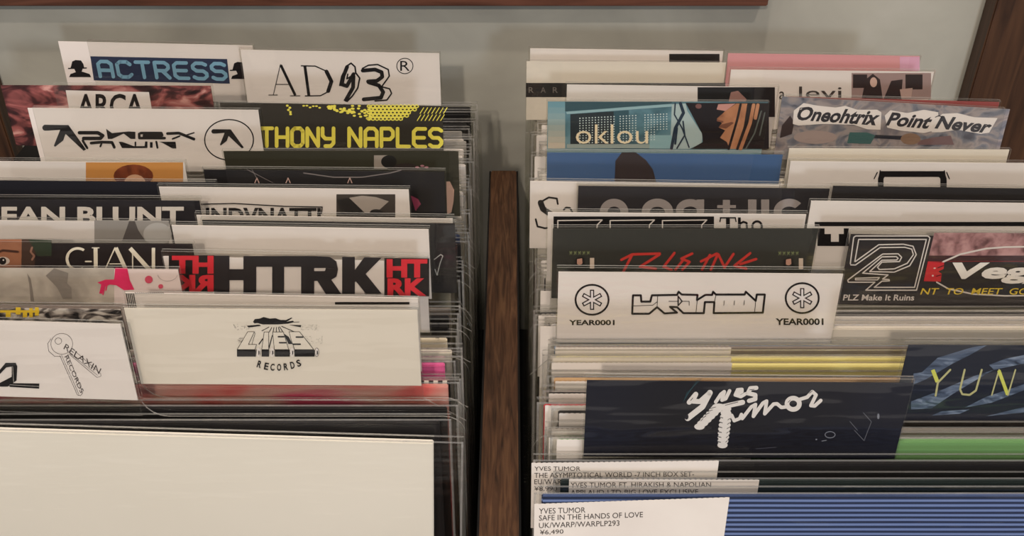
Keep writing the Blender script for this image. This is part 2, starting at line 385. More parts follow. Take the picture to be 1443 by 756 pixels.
def art_giant(a):
    Cc = flat((232, 224, 206)); a.layer('printed_picture').z(0, 325, 4.976)
    a.poly([(-60, 62), (-60, 330), (150, 330), (150, 200), (165, 130), (150, 62)], noisy('face_print', [(130, 84, 62), (178, 122, 92)], 40))
    a.poly([(152, 62), (150, 330), (235, 330), (250, 160), (200, 62)], flat((70, 52, 44))); a.poly([(200, 62), (262, 180), (362, 180), (362, 70)], flat((48, 58, 44)))
    a.up().stroke([(225, 120), (215, 150), (240, 180), (225, 205)], 14, flat((150, 110, 92))); a.stroke([(-40, 165), (20, 140), (125, 150)], 16, flat((70, 44, 36)))
    a.disc(20, 215, 48, 30, flat((205, 190, 178))); a.up().disc(18, 215, 26, 26, flat((30, 24, 24))); a.up().disc(24, 208, 6, 6, WHITEINK)
    a.layer('lettering'); a.ring(545, 200, 76, 74, 18, Cc, 30, 60, 305); a.stroke([(480, 160), (470, 200), (482, 245)], 18, Cc); a.stroke([(600, 218), (640, 218)], 10, Cc)
    a.stroke([(670, 122), (672, 290)], 28, Cc, caps=False); a.stroke([(646, 122), (695, 122)], 6, Cc)
    a.stroke([(806, 122), (730, 290)], 9, Cc); a.stroke([(812, 122), (890, 290)], 28, Cc, caps=False); a.stroke([(770, 235), (860, 235)], 7, Cc)
    a.stroke([(912, 125), (1060, 290)], 30, Cc, caps=False); a.stroke([(930, 140), (930, 290)], 9, Cc); a.stroke([(1076, 122), (1076, 290)], 24, Cc, caps=False)
D('l', -110, 338, 273, 340, flat((36, 30, 32)), art_giant, 'clear divider with black card: cream serif capitals beside a painted eye', 'painted eye divider', 4)
D('l', 240, 313, 606, 319, PAPER, None, 'clear divider with wide blank white card', 'blank white divider', 4)
def art_htrk(a):
    R = flat((206, 44, 56)); a.layer('printed_picture').z(220, 345, 3.7)
    a.layer('mirrored_square_print').rect(66, 56, 304, 246, BLACK); a.layer('square_print').poly([(1190, 70), (1190, 268), (1424, 270), (1424, 72)], BLACK)
    a.layer('lettering'); K = flat((34, 32, 36))
    a.rect(304, 58, 382, 256, K); a.rect(382, 128, 458, 186, K); a.rect(455, 60, 522, 256, K); a.rect(522, 60, 760, 116, K); a.rect(605, 114, 667, 258, K)
    a.rect(756, 60, 824, 258, K); a.poly([(824, 60), (824, 122), (890, 122), (948, 130), (940, 88), (905, 64)], K); a.poly([(824, 138), (824, 190), (905, 188), (940, 168), (948, 130), (885, 122), (880, 138)], K)
    a.poly([(840, 188), (885, 258), (966, 258), (912, 182)], K)
    a.rect(970, 64, 1036, 256, K); a.poly([(1036, 132), (1036, 196), (1085, 160), (1176, 68), (1086, 66)], K); a.poly([(1036, 185), (1094, 256), (1176, 256), (1090, 150), (1036, 140)], K)
    a.up().text('HT', (82, 58, 300, 152), R, .05, mirror=True); a.text('RK', (84, 158, 300, 246), R, .05, mirror=True)
    a.text('HT', (1202, 76, 1414, 172), R, .05); a.text('RK', (1206, 176, 1410, 268), R, .05)
D('l', 228, 352, 603, 360, PAPER, art_htrk, 'clear divider with white card: huge black capitals between red and black squares', 'huge black capitals divider', 9)
def art_arm(a):
    P = flat((220, 50, 100)); g = noisy('grey_face_print', [(150, 142, 132), (186, 176, 164), (204, 194, 182)], 30, (1, 1, 1), .8)
    a.layer('printed_picture').z(0, 325, 4.976); a.poly([(-80, 262), (-80, 520), (800, 520), (800, 262)], g)
    a.up(); dk = flat((132, 124, 116))
    a.poly([(190, 300), (215, 340), (225, 400), (240, 500), (215, 500), (205, 380)], dk); a.poly([(320, 318), (400, 400), (440, 480), (505, 480), (500, 400), (470, 370), (480, 300), (380, 265)], dk)
    a.layer('arm_print').poly([(808, 262), (800, 345), (740, 345), (682, 366), (712, 380), (700, 440), (716, 446), (730, 400), (770, 380), (815, 385), (870, 420), (942, 416), (910, 350), (892, 264)], P)
    a.disc(1043, 345, 27, 27, flat((206, 78, 104))); a.disc(1127, 393, 17, 16, flat((206, 78, 104)))
    for x, y in ((700, 440), (722, 450), (742, 420)): a.stroke([(x, y), (x + 14, y - 60)], 8, P)
    a.ring(1175, 305, 70, 50, 2.5, flat((150, 140, 140)), 16, 10, 170)
D('l', -150, 375, 253, 377, flat((222, 206, 202)), art_arm, 'clear divider with grey faces photo and bright pink arm on white', 'pink arm divider', 3)
def art_zebra(a):
    a.layer('bar_print').rect(472, 426, 577, 429.5, INK); a.layer('stripe_print')
    for k in range(5): a.stroke([(178 + k * 2.5, 414), (182 + k * 2.5, 436)], 1.2, INK, caps=False)
    for k in range(14): a.stroke([(190 + k * 3, 412.4), (192 + k * 3, 414)], .8, INK, caps=False)
D('l', 175, 411, 591, 419, PAPER, art_zebra, 'clear divider with white card, zebra left edge and short black bar', 'zebra edge divider', 1)
def art_gin(a):
    Y = flat((222, 188, 50)); a.layer('lettering').z(0, 325, 4.976)
    for q in ((0, 560, 275, 577), (40, 577, 75, 610), (110, 540, 145, 590), (160, 577, 190, 610), (205, 545, 230, 610), (245, 540, 272, 598)): a.rect(*q, Y)
D('l', -250, 425, 172, 429, noisy('rock_print', [(24, 22, 24), (110, 102, 98), (190, 182, 174)], 60, (1, 1, 2), 2.5, 4, lo=.4, hi=.62), art_gin, 'clear divider with black and white rocky photo and blocky yellow letters', 'rocky photo divider', 7, h=.336)
def art_keys(a):
    a.layer('lettering').z(0, 440, 5.6); S = a.stroke; G = flat((70, 62, 60))
    a.ring(487, 252, 86, 82, 3, G); S([(402, 212), (376, 250), (384, 310), (430, 350), (478, 352)], 3, G); a.ring(460, 230, 26, 25, 3, G)
    S([(568, 288), (795, 488), (797, 508), (765, 518), (545, 332)], 3, G); S([(545, 322), (770, 500)], 2.5, G); S([(472, 345), (610, 655), (635, 662), (652, 640), (535, 332)], 3, G); S([(485, 340), (622, 650)], 2.5, G)
    a.text('RELAXIN', None, G, quad=[(520, 250), (800, 450), (780, 492), (500, 290)]); a.text('RECORDS', None, G, quad=[(535, 340), (662, 625), (635, 645), (508, 355)])
    a.poly([(-20, 480), (-20, 510), (50, 438), (92, 432), (92, 512), (-20, 570), (-20, 590), (62, 590), (130, 542), (136, 430), (124, 402), (44, 402)], INK)
    a.poly([(72, 562), (75, 592), (308, 606), (310, 566)], INK)
    a.up().stroke([(-20, 552), (95, 488)], 2, WHITEINK); S([(100, 430), (108, 560)], 2, WHITEINK); S([(75, 575), (308, 588)], 2, WHITEINK)
D('l', -240, 442, 172, 454, PAPER, art_keys, 'clear divider with white card and line drawing of two keys', 'two keys divider', 3, h=.335)
def art_lies(a):
    S = a.stroke; a.layer('printed_picture').z(310, 435, 7.956); rnd = random.Random(5)
    a.poly([(370, 150), (385, 168), (420, 165), (480, 180), (640, 180), (760, 172), (832, 155), (820, 138), (742, 150), (772, 135), (812, 108), (800, 103), (740, 130), (680, 130), (620, 110), (560, 115), (490, 97), (440, 115), (390, 120)], INK)
    S([(820, 155), (888, 152)], 6, INK); a.layer('stipple_print')
    for k in range(170):
        sd = rnd.choice((0, 1, 2, 3)); u = rnd.random()
        x, y = [(150 + 220 * u, 180 + 60 * rnd.random()), (890 + 240 * u, 180 + 65 * rnd.random()), (200 + 60 * u, 330 + 60 * rnd.random()), (950 + 200 * u, 310 + 90 * rnd.random())][sd]
        a.disc(x, y, 2.8, 2.8, INK, 5)
    a.poly([(300, 195), (320, 215), (460, 196), (440, 182)], INK); a.poly([(770, 185), (905, 212), (912, 188)], INK)
    for q in ([(548, 210), (470, 252)], [(580, 215), (552, 265)], [(605, 215), (596, 262)], [(632, 212), (632, 262)], [(655, 212), (668, 262)], [(668, 207), (704, 262)], [(692, 202), (830, 262)]): S(q, 8, INK)
    a.poly([(548, 425), (553, 455), (592, 300), (582, 300)], INK); a.poly([(712, 280), (768, 400), (812, 400), (770, 320)], INK); a.poly([(430, 400), (440, 410), (490, 335), (475, 338)], INK)
    a.layer('lettering')
    for q in ([(310, 262), (385, 262), (318, 405), (410, 405), (392, 462), (192, 462)], [(495, 265), (545, 265), (545, 462), (468, 462)], [(590, 265), (710, 265), (770, 462), (610, 462)], [(775, 262), (890, 262), (940, 322), (1050, 462), (838, 462), (800, 360)]):
        a.poly(q[::-1], CREAM)
    a.up()
    for q in ([(310, 262), (385, 262), (318, 405), (410, 405), (392, 462), (192, 462)], [(495, 265), (545, 265), (545, 462), (468, 462)], [(590, 265), (710, 265), (770, 462), (610, 462)], [(775, 262), (890, 262), (940, 322), (1050, 462), (838, 462), (800, 360)]):
        S(q, 5, INK, close=True)
    S([(385, 262), (392, 285), (358, 400)], 4, INK)
    for q in ([(655, 318), (715, 318)], [(668, 385), (738, 385)], [(855, 322), (928, 322)], [(820, 402), (900, 402)]): S(q, 17, INK)
    for x0, x1 in ((190, 402), (466, 550), (614, 782), (836, 1060)): a.rect(x0, 464, x1, 541, INK)
    a.up()
    for x in (430, 583, 808, 1085):
        a.disc(x, 492, 24, 52, PAPER); a.ring(x, 492, 22, 48, 5, INK, 16)
    a.up()
    for x in (430, 583, 808, 1085): a.poly([(x, 470), (x, 530), (x + 14, 505), (x + 12, 480)], INK)
    for ch, x, y, r_ in (('R', 442, 628, 17), ('E', 520, 650, 11), ('C', 588, 660, 5), ('O', 662, 662, 0), ('R', 738, 655, -6), ('D', 812, 638, -12), ('S', 882, 615, -18)):
        c, s_ = math.cos(RAD(r_)), math.sin(RAD(r_))
        a.text(ch, None, INK, .02, quad=[(x + i * 23 * c - j * 39 * s_, y + i * 23 * s_ + j * 39 * c) for i, j in ((-1, -1), (1, -1), (1, 1), (-1, 1))])
D('l', 173, 430, 590, 433, CREAM, art_lies, 'clear divider with cream card: flying figure over perspective block letters', 'flying figure divider', 4, h=.335)
# right-hand bin
D('r', 745, 66, 1021, 70, PAPER, lambda a: a.layer('printed_picture').rect(943, 76, 1014, 90, INK), 'clear divider with white card and small black patch, rearmost beside the pink one', 'black patch divider', 2)
D('r', 1024, 73, 1298, 77, flat((204, 146, 150)), lambda a: a.layer('printed_picture').rect(1268, 80, 1296, 100, flat((208, 160, 184))), 'clear divider with plain pink card against the wall', 'plain pink divider', 2)
def art_rar(a):
    a.layer('printed_picture').rect(741, 117, 1022, 137, flat((40, 36, 36))); a.layer('lettering')
    for i, ch in enumerate('RAR'): a.text(ch, (745 + i * 17, 123, 752 + i * 17, 131), flat((120, 112, 108)))
D('r', 740, 85, 1025, 87, CREAM, art_rar, 'clear divider with beige card crossed by a black band', 'beige divider with black band', 1)
def art_levi(a):
    a.layer('printed_picture').rect(1200, 103, 1312, 140, flat((150, 128, 124))); K = flat((46, 38, 38))
    a.up().rect(1202, 105, 1222, 124, K); a.poly([(1214, 140), (1220, 112), (1230, 104), (1240, 112), (1244, 140)], K); a.rect(1276, 105, 1300, 126, K)
    a.poly([(1245, 140), (1256, 114), (1272, 112), (1270, 140)], K); a.up().disc(1231, 116, 5, 7, flat((196, 164, 150))); a.poly([(1268, 126), (1270, 138), (1284, 138), (1286, 124)], flat((176, 150, 142)))
    a.layer('lettering').text('levi', (1126, 122, 1186, 140), flat((60, 56, 54))); a.text('a', (1098, 129, 1106, 140), flat((60, 56, 54)))
D('r', 1028, 95, 1318, 98, PAPER, art_levi, 'clear divider with white card: typewriter lettering and grey room photo', 'grey room photo divider', 3)
def art_r5(a):
    a.layer('printed_picture').rect(983, 123, 1092, 165, flat((32, 28, 30)))
    a.up().poly([(1027, 142), (1030, 162), (1046, 162), (1052, 140), (1040, 128), (1030, 130)], flat((150, 112, 104)))
D('r', 797, 116, 1098, 120, PAPER, art_r5, 'clear divider with white card and black portrait photo at its right', 'black portrait divider', 3)
def art_oklou(a):
    a.layer('printed_picture').z(760, 130, 4.123); S = a.stroke
    T1 = noisy('teal_print', [(52, 78, 88), (92, 130, 142), (128, 160, 168)], 22, (1, 1, 2), .6); T0 = flat((58, 84, 92)); DK = flat((46, 54, 58)); HAIR = flat((34, 28, 30))
    a.rect(150, 55, 1330, 330, T1); [a.rect(50, 55 + k * 34, 150, 89 + k * 34, flat((112 + k * 12, 152 + k * 5, 164 + k * 1))) for k in range(8)]
    a.up().poly([(150, 56), (150, 112), (770, 66), (770, 56)], T0); a.poly([(180, 128), (180, 320), (432, 320), (432, 112)], DK); a.poly([(432, 112), (432, 320), (520, 320), (520, 105)], flat((58, 88, 98)))
    a.poly([(770, 70), (760, 330), (870, 330), (940, 300), (950, 250), (860, 110), (850, 66)], flat((168, 186, 186))); a.rect(640, 250, 770, 328, flat((140, 176, 182)))
    a.rect(160, 302, 640, 326, flat((150, 164, 160)))
    a.up().poly([(155, 114), (160, 128), (770, 84), (770, 68)], flat((146, 178, 184)))
    for r_ in range(11):
        for k in range(29):
            if k in (12, 19, 20): continue
            if r_ > 6 and k > 24: continue
            x = 236 + k * 18; y = 152 + r_ * 14.5 - k * .9
            a.rect(x - 3.6, y - 3, x + 3.6, y + 3, flat((206, 220, 220)))
    a.poly([(850, 62), (945, 240), (950, 290), (880, 330), (1334, 330), (1334, 64)], HAIR)
    a.up(); OR = noisy('warm_skin_print', [(130, 84, 60), (176, 122, 88), (186, 136, 104)], 60); DKO = flat((118, 76, 58))
    a.poly([(1040, 70), (1030, 100), (1080, 110), (1140, 66)], flat((190, 140, 130)))
    a.poly([(1080, 110), (1030, 155), (1062, 180), (1042, 205), (1080, 222), (1050, 265), (1090, 290), (1105, 330), (1150, 330), (1200, 200), (1220, 66), (1145, 66)], OR); a.disc(925, 82, 18, 14, flat((120, 84, 80)))
    a.up().poly([(1050, 190), (1045, 205), (1085, 212), (1130, 180), (1120, 172)], DKO); S([(1035, 165), (1065, 172)], 10, DKO)
    for q in ([(1170, 70), (1150, 160), (1100, 330)], [(1215, 70), (1195, 200), (1150, 330)]): S(q, 14, HAIR)
    for q in ([(1245, 75), (1225, 180), (1170, 328)], [(1270, 75), (1255, 150)]): S(q, 20, OR)
    for q in ([(1290, 110), (1250, 240), (1200, 328)], [(1310, 120), (1280, 250)]): S(q, 8, flat((90, 96, 92)))
    HB = flat((40, 54, 70))
    for q, w_ in (([(820, 66), (838, 120), (790, 210), (768, 326)], 18), ([(790, 66), (785, 130), (830, 210), (870, 320)], 8), ([(835, 170), (845, 250), (800, 326)], 9), ([(800, 210), (790, 300)], 12)): S(q, w_, HB)
    a.layer('lettering').text('oklou', (212, 188, 632, 300), flat((238, 224, 192)), -.004)
D('r', 770, 140, 1084, 142, flat((120, 150, 158)), art_oklou, 'clear divider with teal photo card: cream lowercase word and dark-haired face', 'teal photo divider', 3)
D('r', 1108, 133, 1410, 141, flat((146, 74, 72)), None, 'clear divider with plain red card behind the blue-grey collage', 'plain red divider', 3)
def art_opn(a):
    a.layer('printed_picture').z(1090, 130, 4.244)
    a.poly([(50, 200), (38, 275), (110, 250), (125, 180), (100, 140)], flat((58, 46, 48))); a.poly([(455, 240), (440, 305), (580, 310), (610, 260), (560, 240)], flat((60, 96, 96))); a.poly([(610, 255), (600, 275), (760, 285), (770, 262)], flat((40, 42, 52)))
    a.poly([(870, 290), (960, 270), (1060, 260), (1080, 315), (860, 315)], flat((112, 86, 88))); a.disc(820, 280, 60, 34, flat((132, 106, 88))); a.disc(250, 270, 130, 40, flat((158, 142, 138)))
    a.up()
    a.poly([(115, 190), (150, 200), (300, 190), (480, 195), (560, 222), (640, 225), (645, 120), (620, 105), (500, 105), (430, 82), (370, 92), (260, 80), (180, 65), (122, 110)], PAPER)
    a.poly([(665, 140), (680, 212), (760, 230), (900, 245), (990, 222), (985, 120), (900, 105), (800, 125), (700, 108)], PAPER)
    a.poly([(945, 240), (1000, 240), (1100, 225), (1240, 250), (1290, 242), (1340, 155), (1200, 150), (1100, 125), (1010, 130), (960, 170)], PAPER)
    a.layer('lettering'); K = flat((44, 42, 48))
    a.text('Oneohtrix', None, K, .035, .38, quad=[(145, 84), (642, 110), (630, 202), (140, 168)]); a.text('Point', None, K, .035, .38, quad=[(675, 118), (955, 138), (940, 222), (670, 200)]); a.text('Never', None, K, .035, .38, quad=[(970, 138), (1312, 172), (1298, 248), (962, 218)])
    a.stroke([(145, 140), (160, 96), (205, 90)], 5, K); a.stroke([(968, 150), (990, 140), (1010, 150)], 5, K)
D('r', 1100, 134, 1425, 152, noisy('collage_print', [(72, 72, 82), (112, 114, 124), (152, 142, 140), (118, 112, 116), (92, 96, 112)], 44, (1, 1, 1.4), 1.2, 5), art_opn, 'clear divider with blue-grey collage card: black script words on white blobs', 'script on white blobs divider', 2)
D('r', 769, 211, 1105, 214, noisy('blue_print', [(62, 90, 132), (72, 100, 140)], 6), lambda a: a.layer('printed_picture').z(760, 130, 4.123).poly([(436, 560), (690, 560), (660, 450), (620, 395), (560, 350), (480, 350), (442, 400)], flat((52, 42, 42))),
  'clear divider with blue card and dark rounded hill shape', 'blue hill divider', 4)
D('r', 1110, 207, 1424, 209, CREAM, None, 'clear divider with blank cream card in front of the collage', 'blank cream divider', 2)
def art_spike(a):
    a.layer('lettering').z(1080, 40, 3.149); a.poly([(505, 634), (495, 668), (520, 668), (525, 660), (765, 660), (772, 668), (800, 668), (790, 634)], INK)
    for q in ([(478, 668), (492, 640)], [(500, 668), (505, 632)], [(812, 668), (800, 640)], [(795, 668), (790, 632)]): a.stroke(q, 5, INK)
    a.rect(495, 668, 520, 720, INK); a.rect(772, 668, 800, 720, INK)
D('r', 1112, 224, None, 227, PAPER, art_spike, 'clear divider with white card and spiky black bracket mark', 'spiky mark divider', 3)
def art_serif(a):
    a.layer('lettering').z(720, 240, 3.15); S = a.stroke
    S([(208, 150), (204, 126), (168, 121), (135, 140), (132, 162)], 8, INK); S([(132, 145), (142, 172), (190, 205), (225, 235)], 26, INK); S([(110, 218), (118, 250), (150, 258), (200, 252), (225, 235)], 8, INK)
    S([(235, 175), (245, 166), (262, 168), (272, 185), (274, 240)], 8, INK)
D('r', 745, 252, 1100, 257, PAPER, art_serif, 'clear divider with white card and large black serif S', 'serif S divider', 3)
def art_arch(a):
    G = flat((150, 142, 140)); a.layer('lettering').z(800, 255, 3.797)
    a.ring(248, 165, 55, 48, 42, G); a.ring(480, 165, 62, 48, 44, G); a.ring(655, 158, 56, 40, 40, G, 20, 180, 360); a.rect(690, 100, 730, 220, G); a.rect(580, 160, 620, 220, G)
    a.rect(830, 102, 868, 220, G); a.rect(800, 130, 900, 146, G); a.rect(965, 100, 1010, 220, G); a.rect(1035, 100, 1078, 220, G); a.ring(1185, 165, 62, 48, 42, G, 30, 40, 320)
D('r', 813, 258, 1171, 262, flat((40, 38, 42)), art_arch, 'clear divider with black card and rounded grey capital tops', 'rounded grey capitals divider', 4)
D('r', 1172, 258, None, 263, flat((34, 31, 32)), None, 'clear divider with plain black card at the bin right side', 'plain black divider', 4)
def art_the(a):
    a.layer('lettering').z(780, 300, 3.6075); a.rect(0, 19, 816, 140, INK); a.up()
    for k in range(3): x = 22 + k * 266; a.stroke([(x, 100), (x, 40), (x + 225, 37), (x + 200, 62), (x + 198, 100)], 6, PAPER)
    S = a.stroke; S([(848, 26), (925, 26)], 7, INK); S([(887, 24), (887, 100)], 20, INK, caps=False); S([(850, 26), (846, 45)], 6, INK); S([(924, 26), (928, 45)], 6, INK)
    S([(945, 24), (945, 100)], 14, INK, caps=False); S([(950, 55), (965, 46), (982, 52), (985, 100)], 10, INK); a.ring(1035, 70, 24, 26, 11, INK)
D('r', 770, 295, 1138, 298, PAPER, art_the, 'clear divider with white card: outlined black blocks and a serif word', 'outlined black blocks divider', 4)
def art_tee(a):
    a.layer('lettering'); a.rect(1148, 313, 1505, 319, INK); a.rect(1152, 322, 1196, 347, INK); a.up().rect(1162, 322, 1189, 330, PAPER); a.rect(1171, 322, 1182, 341, PAPER)
D('r', 1141, 281, None, 285, PAPER, art_tee, 'clear divider with white card, long black line and boxed T', 'boxed T divider', 2)
def art_tz(a):
    R = flat((196, 56, 50)); a.layer('lettering').z(780, 300, 3.6075); S = a.stroke
    for q in ([(345, 240), (400, 212), (540, 208)], [(400, 214), (355, 300)], [(540, 212), (440, 275), (520, 285)], [(615, 205), (560, 275), (600, 290)], [(660, 240), (620, 290)], [(705, 208), (650, 234), (692, 250), (655, 290)],
              [(750, 248), (830, 208)], [(795, 215), (755, 290)], [(835, 212), (800, 290)], [(838, 212), (868, 275)], [(915, 210), (868, 280)], [(1030, 236), (950, 262)], [(1000, 206), (920, 270), (980, 285)]): S(q, 13, R)
    GR = flat((130, 140, 96)); a.layer('printed_picture')
    for k, dy in ((0, 0), (1062, 2)):
        for i in range(5):
            x = 82 + k + i * 22; S([(x, 196 + dy), (x + 12, 212 + dy)], 2.5, GR); S([(x + 12, 195 + dy), (x, 214 + dy)], 2.5, GR); S([(x, 203 + dy), (x + 14, 202 + dy)], 2.5, GR)
        a.disc(132 + k, 246 + dy, 18, 20, flat((190, 146, 128))); a.rect(185 + k, 230 + dy, 207 + k, 285 + dy, flat((206, 188, 172)))
        a.poly([(106 + k, 240 + dy), (106 + k, 285 + dy), (118 + k, 285 + dy), (120 + k, 236 + dy), (145 + k, 232 + dy), (150 + k, 285 + dy), (160 + k, 285 + dy), (158 + k, 232 + dy), (132 + k, 222 + dy)], BLACK)
D('r', 777, 318, 1155, 318, flat((50, 50, 46)), art_tz, 'clear divider with charcoal card and red brush lettering', 'red brush lettering divider', 4)
def art_plz(a):
    W = flat((206, 198, 192)); a.layer('printed_picture').z(1180, 320, 5.487); S = a.stroke
    a.poly([(750, 46), (708, 222), (2150, 222), (2150, 46)], noisy('brick_print', [(96, 66, 66), (152, 112, 112), (180, 140, 138)], 150, (1, 1, 1), .5, 5, lo=.3, hi=.68))
    a.poly([(708, 222), (700, 266), (2150, 266), (2150, 222)], flat((58, 34, 38))); a.up().rect(700, 264, 2150, 270, flat((120, 40, 44)))
    S([(815, 272), (950, 212), (1150, 168), (1300, 156), (1450, 154), (1700, 165), (1950, 210)], 13, W); S([(768, 428), (860, 480), (1050, 520), (1300, 534), (1450, 532), (1700, 515)], 11, W)
    R = flat((190, 46, 52)); a.up().poly([(700, 268), (668, 420), (800, 424), (806, 362), (780, 345), (822, 325), (826, 275)], R); a.up().disc(752, 320, 9, 5, W); a.disc(738, 378, 8, 7, W); S([(775, 318), (820, 300)], 7, flat((60, 30, 32))); S([(765, 382), (800, 372)], 7, flat((60, 30, 32)))
    a.layer('lettering')
    S([(100, 285), (126, 82), (142, 70), (700, 70), (716, 86), (612, 490), (220, 490), (290, 428), (85, 428), (80, 412), (350, 210), (470, 208), (497, 235), (480, 268), (345, 272), (310, 312), (325, 330), (440, 325), (540, 282), (588, 215), (575, 172), (520, 158), (330, 160), (140, 295), (104, 294)], 9, W)
    S([(135, 268), (165, 97), (688, 97), (597, 468), (285, 468), (345, 420), (402, 418), (400, 408), (350, 404), (392, 372), (195, 358), (345, 232), (455, 230), (470, 243), (458, 256), (345, 258), (250, 346), (440, 350), (560, 300), (610, 215), (585, 150), (510, 134), (320, 138), (140, 268)], 9, W)
    S([(140, 398), (325, 392), (310, 410), (140, 410)], 8, W, close=True)
    a.text('PLZ Make It Ruins', (42, 524, 595, 570), W, .018, .15); a.text('Vegyn', (890, 276, 1850, 440), WHITEINK, .04, .2)
    a.text('NT  TO  MEET  GO', (640, 474, 1480, 524), flat((214, 186, 56)), .008, .25)
D('r', 1197, 322, None, 330, flat((46, 42, 42)), art_plz, 'clear divider with black card: double-outlined square logo beside rough pink print and italic word', 'square outline logo divider', 8)
def art_year(a):
    S = a.stroke; a.layer('lettering'); W = flat((218, 212, 212))
    for cx, cy in ((834.3, 422.8), (1130.5, 420.5)):
        a.z(cx - 245 / 4.509, cy - 193 / 4.509, 4.509); a.ring(245, 193, 105, 95, 12, INK)
        arms = [(245 + 68 * math.cos(RAD(90 + 60 * k)), 193 + 64 * math.sin(RAD(90 + 60 * k))) for k in range(6)]
        for q in arms: S([(245, 193), q], 27, INK, caps=False)
    a.up()
    for cx, cy in ((834.3, 422.8), (1130.5, 420.5)):
        a.z(cx - 245 / 4.509, cy - 193 / 4.509, 4.509)
        for k in range(6): S([(245, 193), (245 + 60 * math.cos(RAD(90 + 60 * k)), 193 + 57 * math.sin(RAD(90 + 60 * k)))], 13, W, caps=False)
    a.z(780, 380, 4.509); a.text('YEAR0001', (98, 321, 388, 355), INK, .03); a.z(0, 0, 1).text('YEAR0001', (1093, 449, 1160.5, 458.5), INK, .03)
    a.z(780, 380, 4.509)
    S([(505, 165), (555, 165), (558, 205), (615, 205), (625, 165), (785, 162), (795, 142), (815, 160), (915, 162), (912, 195), (965, 162), (1008, 162), (1014, 142), (1032, 160), (1215, 160), (1222, 142), (1285, 200), (1292, 160), (1343, 160), (1330, 275), (1018, 278), (1022, 208), (962, 208), (955, 278), (825, 278), (785, 240), (740, 238), (785, 275), (705, 280), (658, 240), (608, 282), (500, 282)], 13, INK, close=True)
    for q in ([(505, 232), (630, 228), (660, 205)], [(662, 165), (658, 240)], [(733, 203), (790, 203)], [(815, 203), (862, 203), (862, 228)], [(915, 185), (905, 275)], [(1032, 165), (1022, 210)], [(1085, 200), (1082, 228)], [(1150, 200), (1147, 226)], [(1213, 198), (1210, 226)], [(1285, 200), (1278, 275)]): S(q, 4, INK)
    S([(792, 170), (817, 203), (792, 230)], 8, INK, close=True)
D('r', 785, 375, 1190, 378, PAPER, art_year, 'clear divider with white card: outlined wordmark between two ringed asterisks', 'ringed asterisks divider', 8, h=.348)
def art_yun(a):
    a.layer('printed_picture').z(1270, 470, 5.815); B = noisy('feather_print', [(40, 48, 66), (82, 96, 120), (134, 148, 170)], 60, (1, 1, 4), 1.5, 5, rot=(0, RAD(25), 0), lo=.3, hi=.72)
    for q in ([(100, 330), (100, 420), (200, 380), (420, 250), (560, 180), (700, 100), (600, 110), (300, 200), (170, 320)], [(80, 560), (80, 625), (250, 615), (420, 500), (720, 320), (760, 300), (600, 350), (320, 470)],
              [(520, 610), (740, 570), (1000, 470), (1400, 300), (1400, 200), (1000, 420), (700, 520)], [(720, 260), (760, 300), (1000, 250), (1400, 90), (1400, 60), (1000, 180), (850, 210)], [(250, 675), (480, 660), (560, 625), (330, 640)], [(700, 680), (1000, 650), (1400, 560), (1400, 520), (900, 630)]): a.poly(q, B)
    Y = flat((196, 200, 92)); Y2 = flat((178, 176, 128)); a.layer('lettering'); S = a.stroke
    S([(258, 300), (297, 400)], 32, Y, caps=False); S([(402, 300), (300, 405), (282, 512)], 16, Y2); S([(520, 300), (482, 460), (500, 500), (560, 506), (612, 470), (660, 300)], 16, Y2)
    S([(742, 508), (802, 300)], 12, Y2); S([(800, 305), (872, 505)], 28, Y, caps=False); S([(874, 508), (936, 300)], 12, Y2)
D('r', 1278, 478, None, 480, flat((28, 32, 46)), art_yun, 'clear divider with blue feather photo and spaced yellow-green capitals', 'blue feather divider', 8)
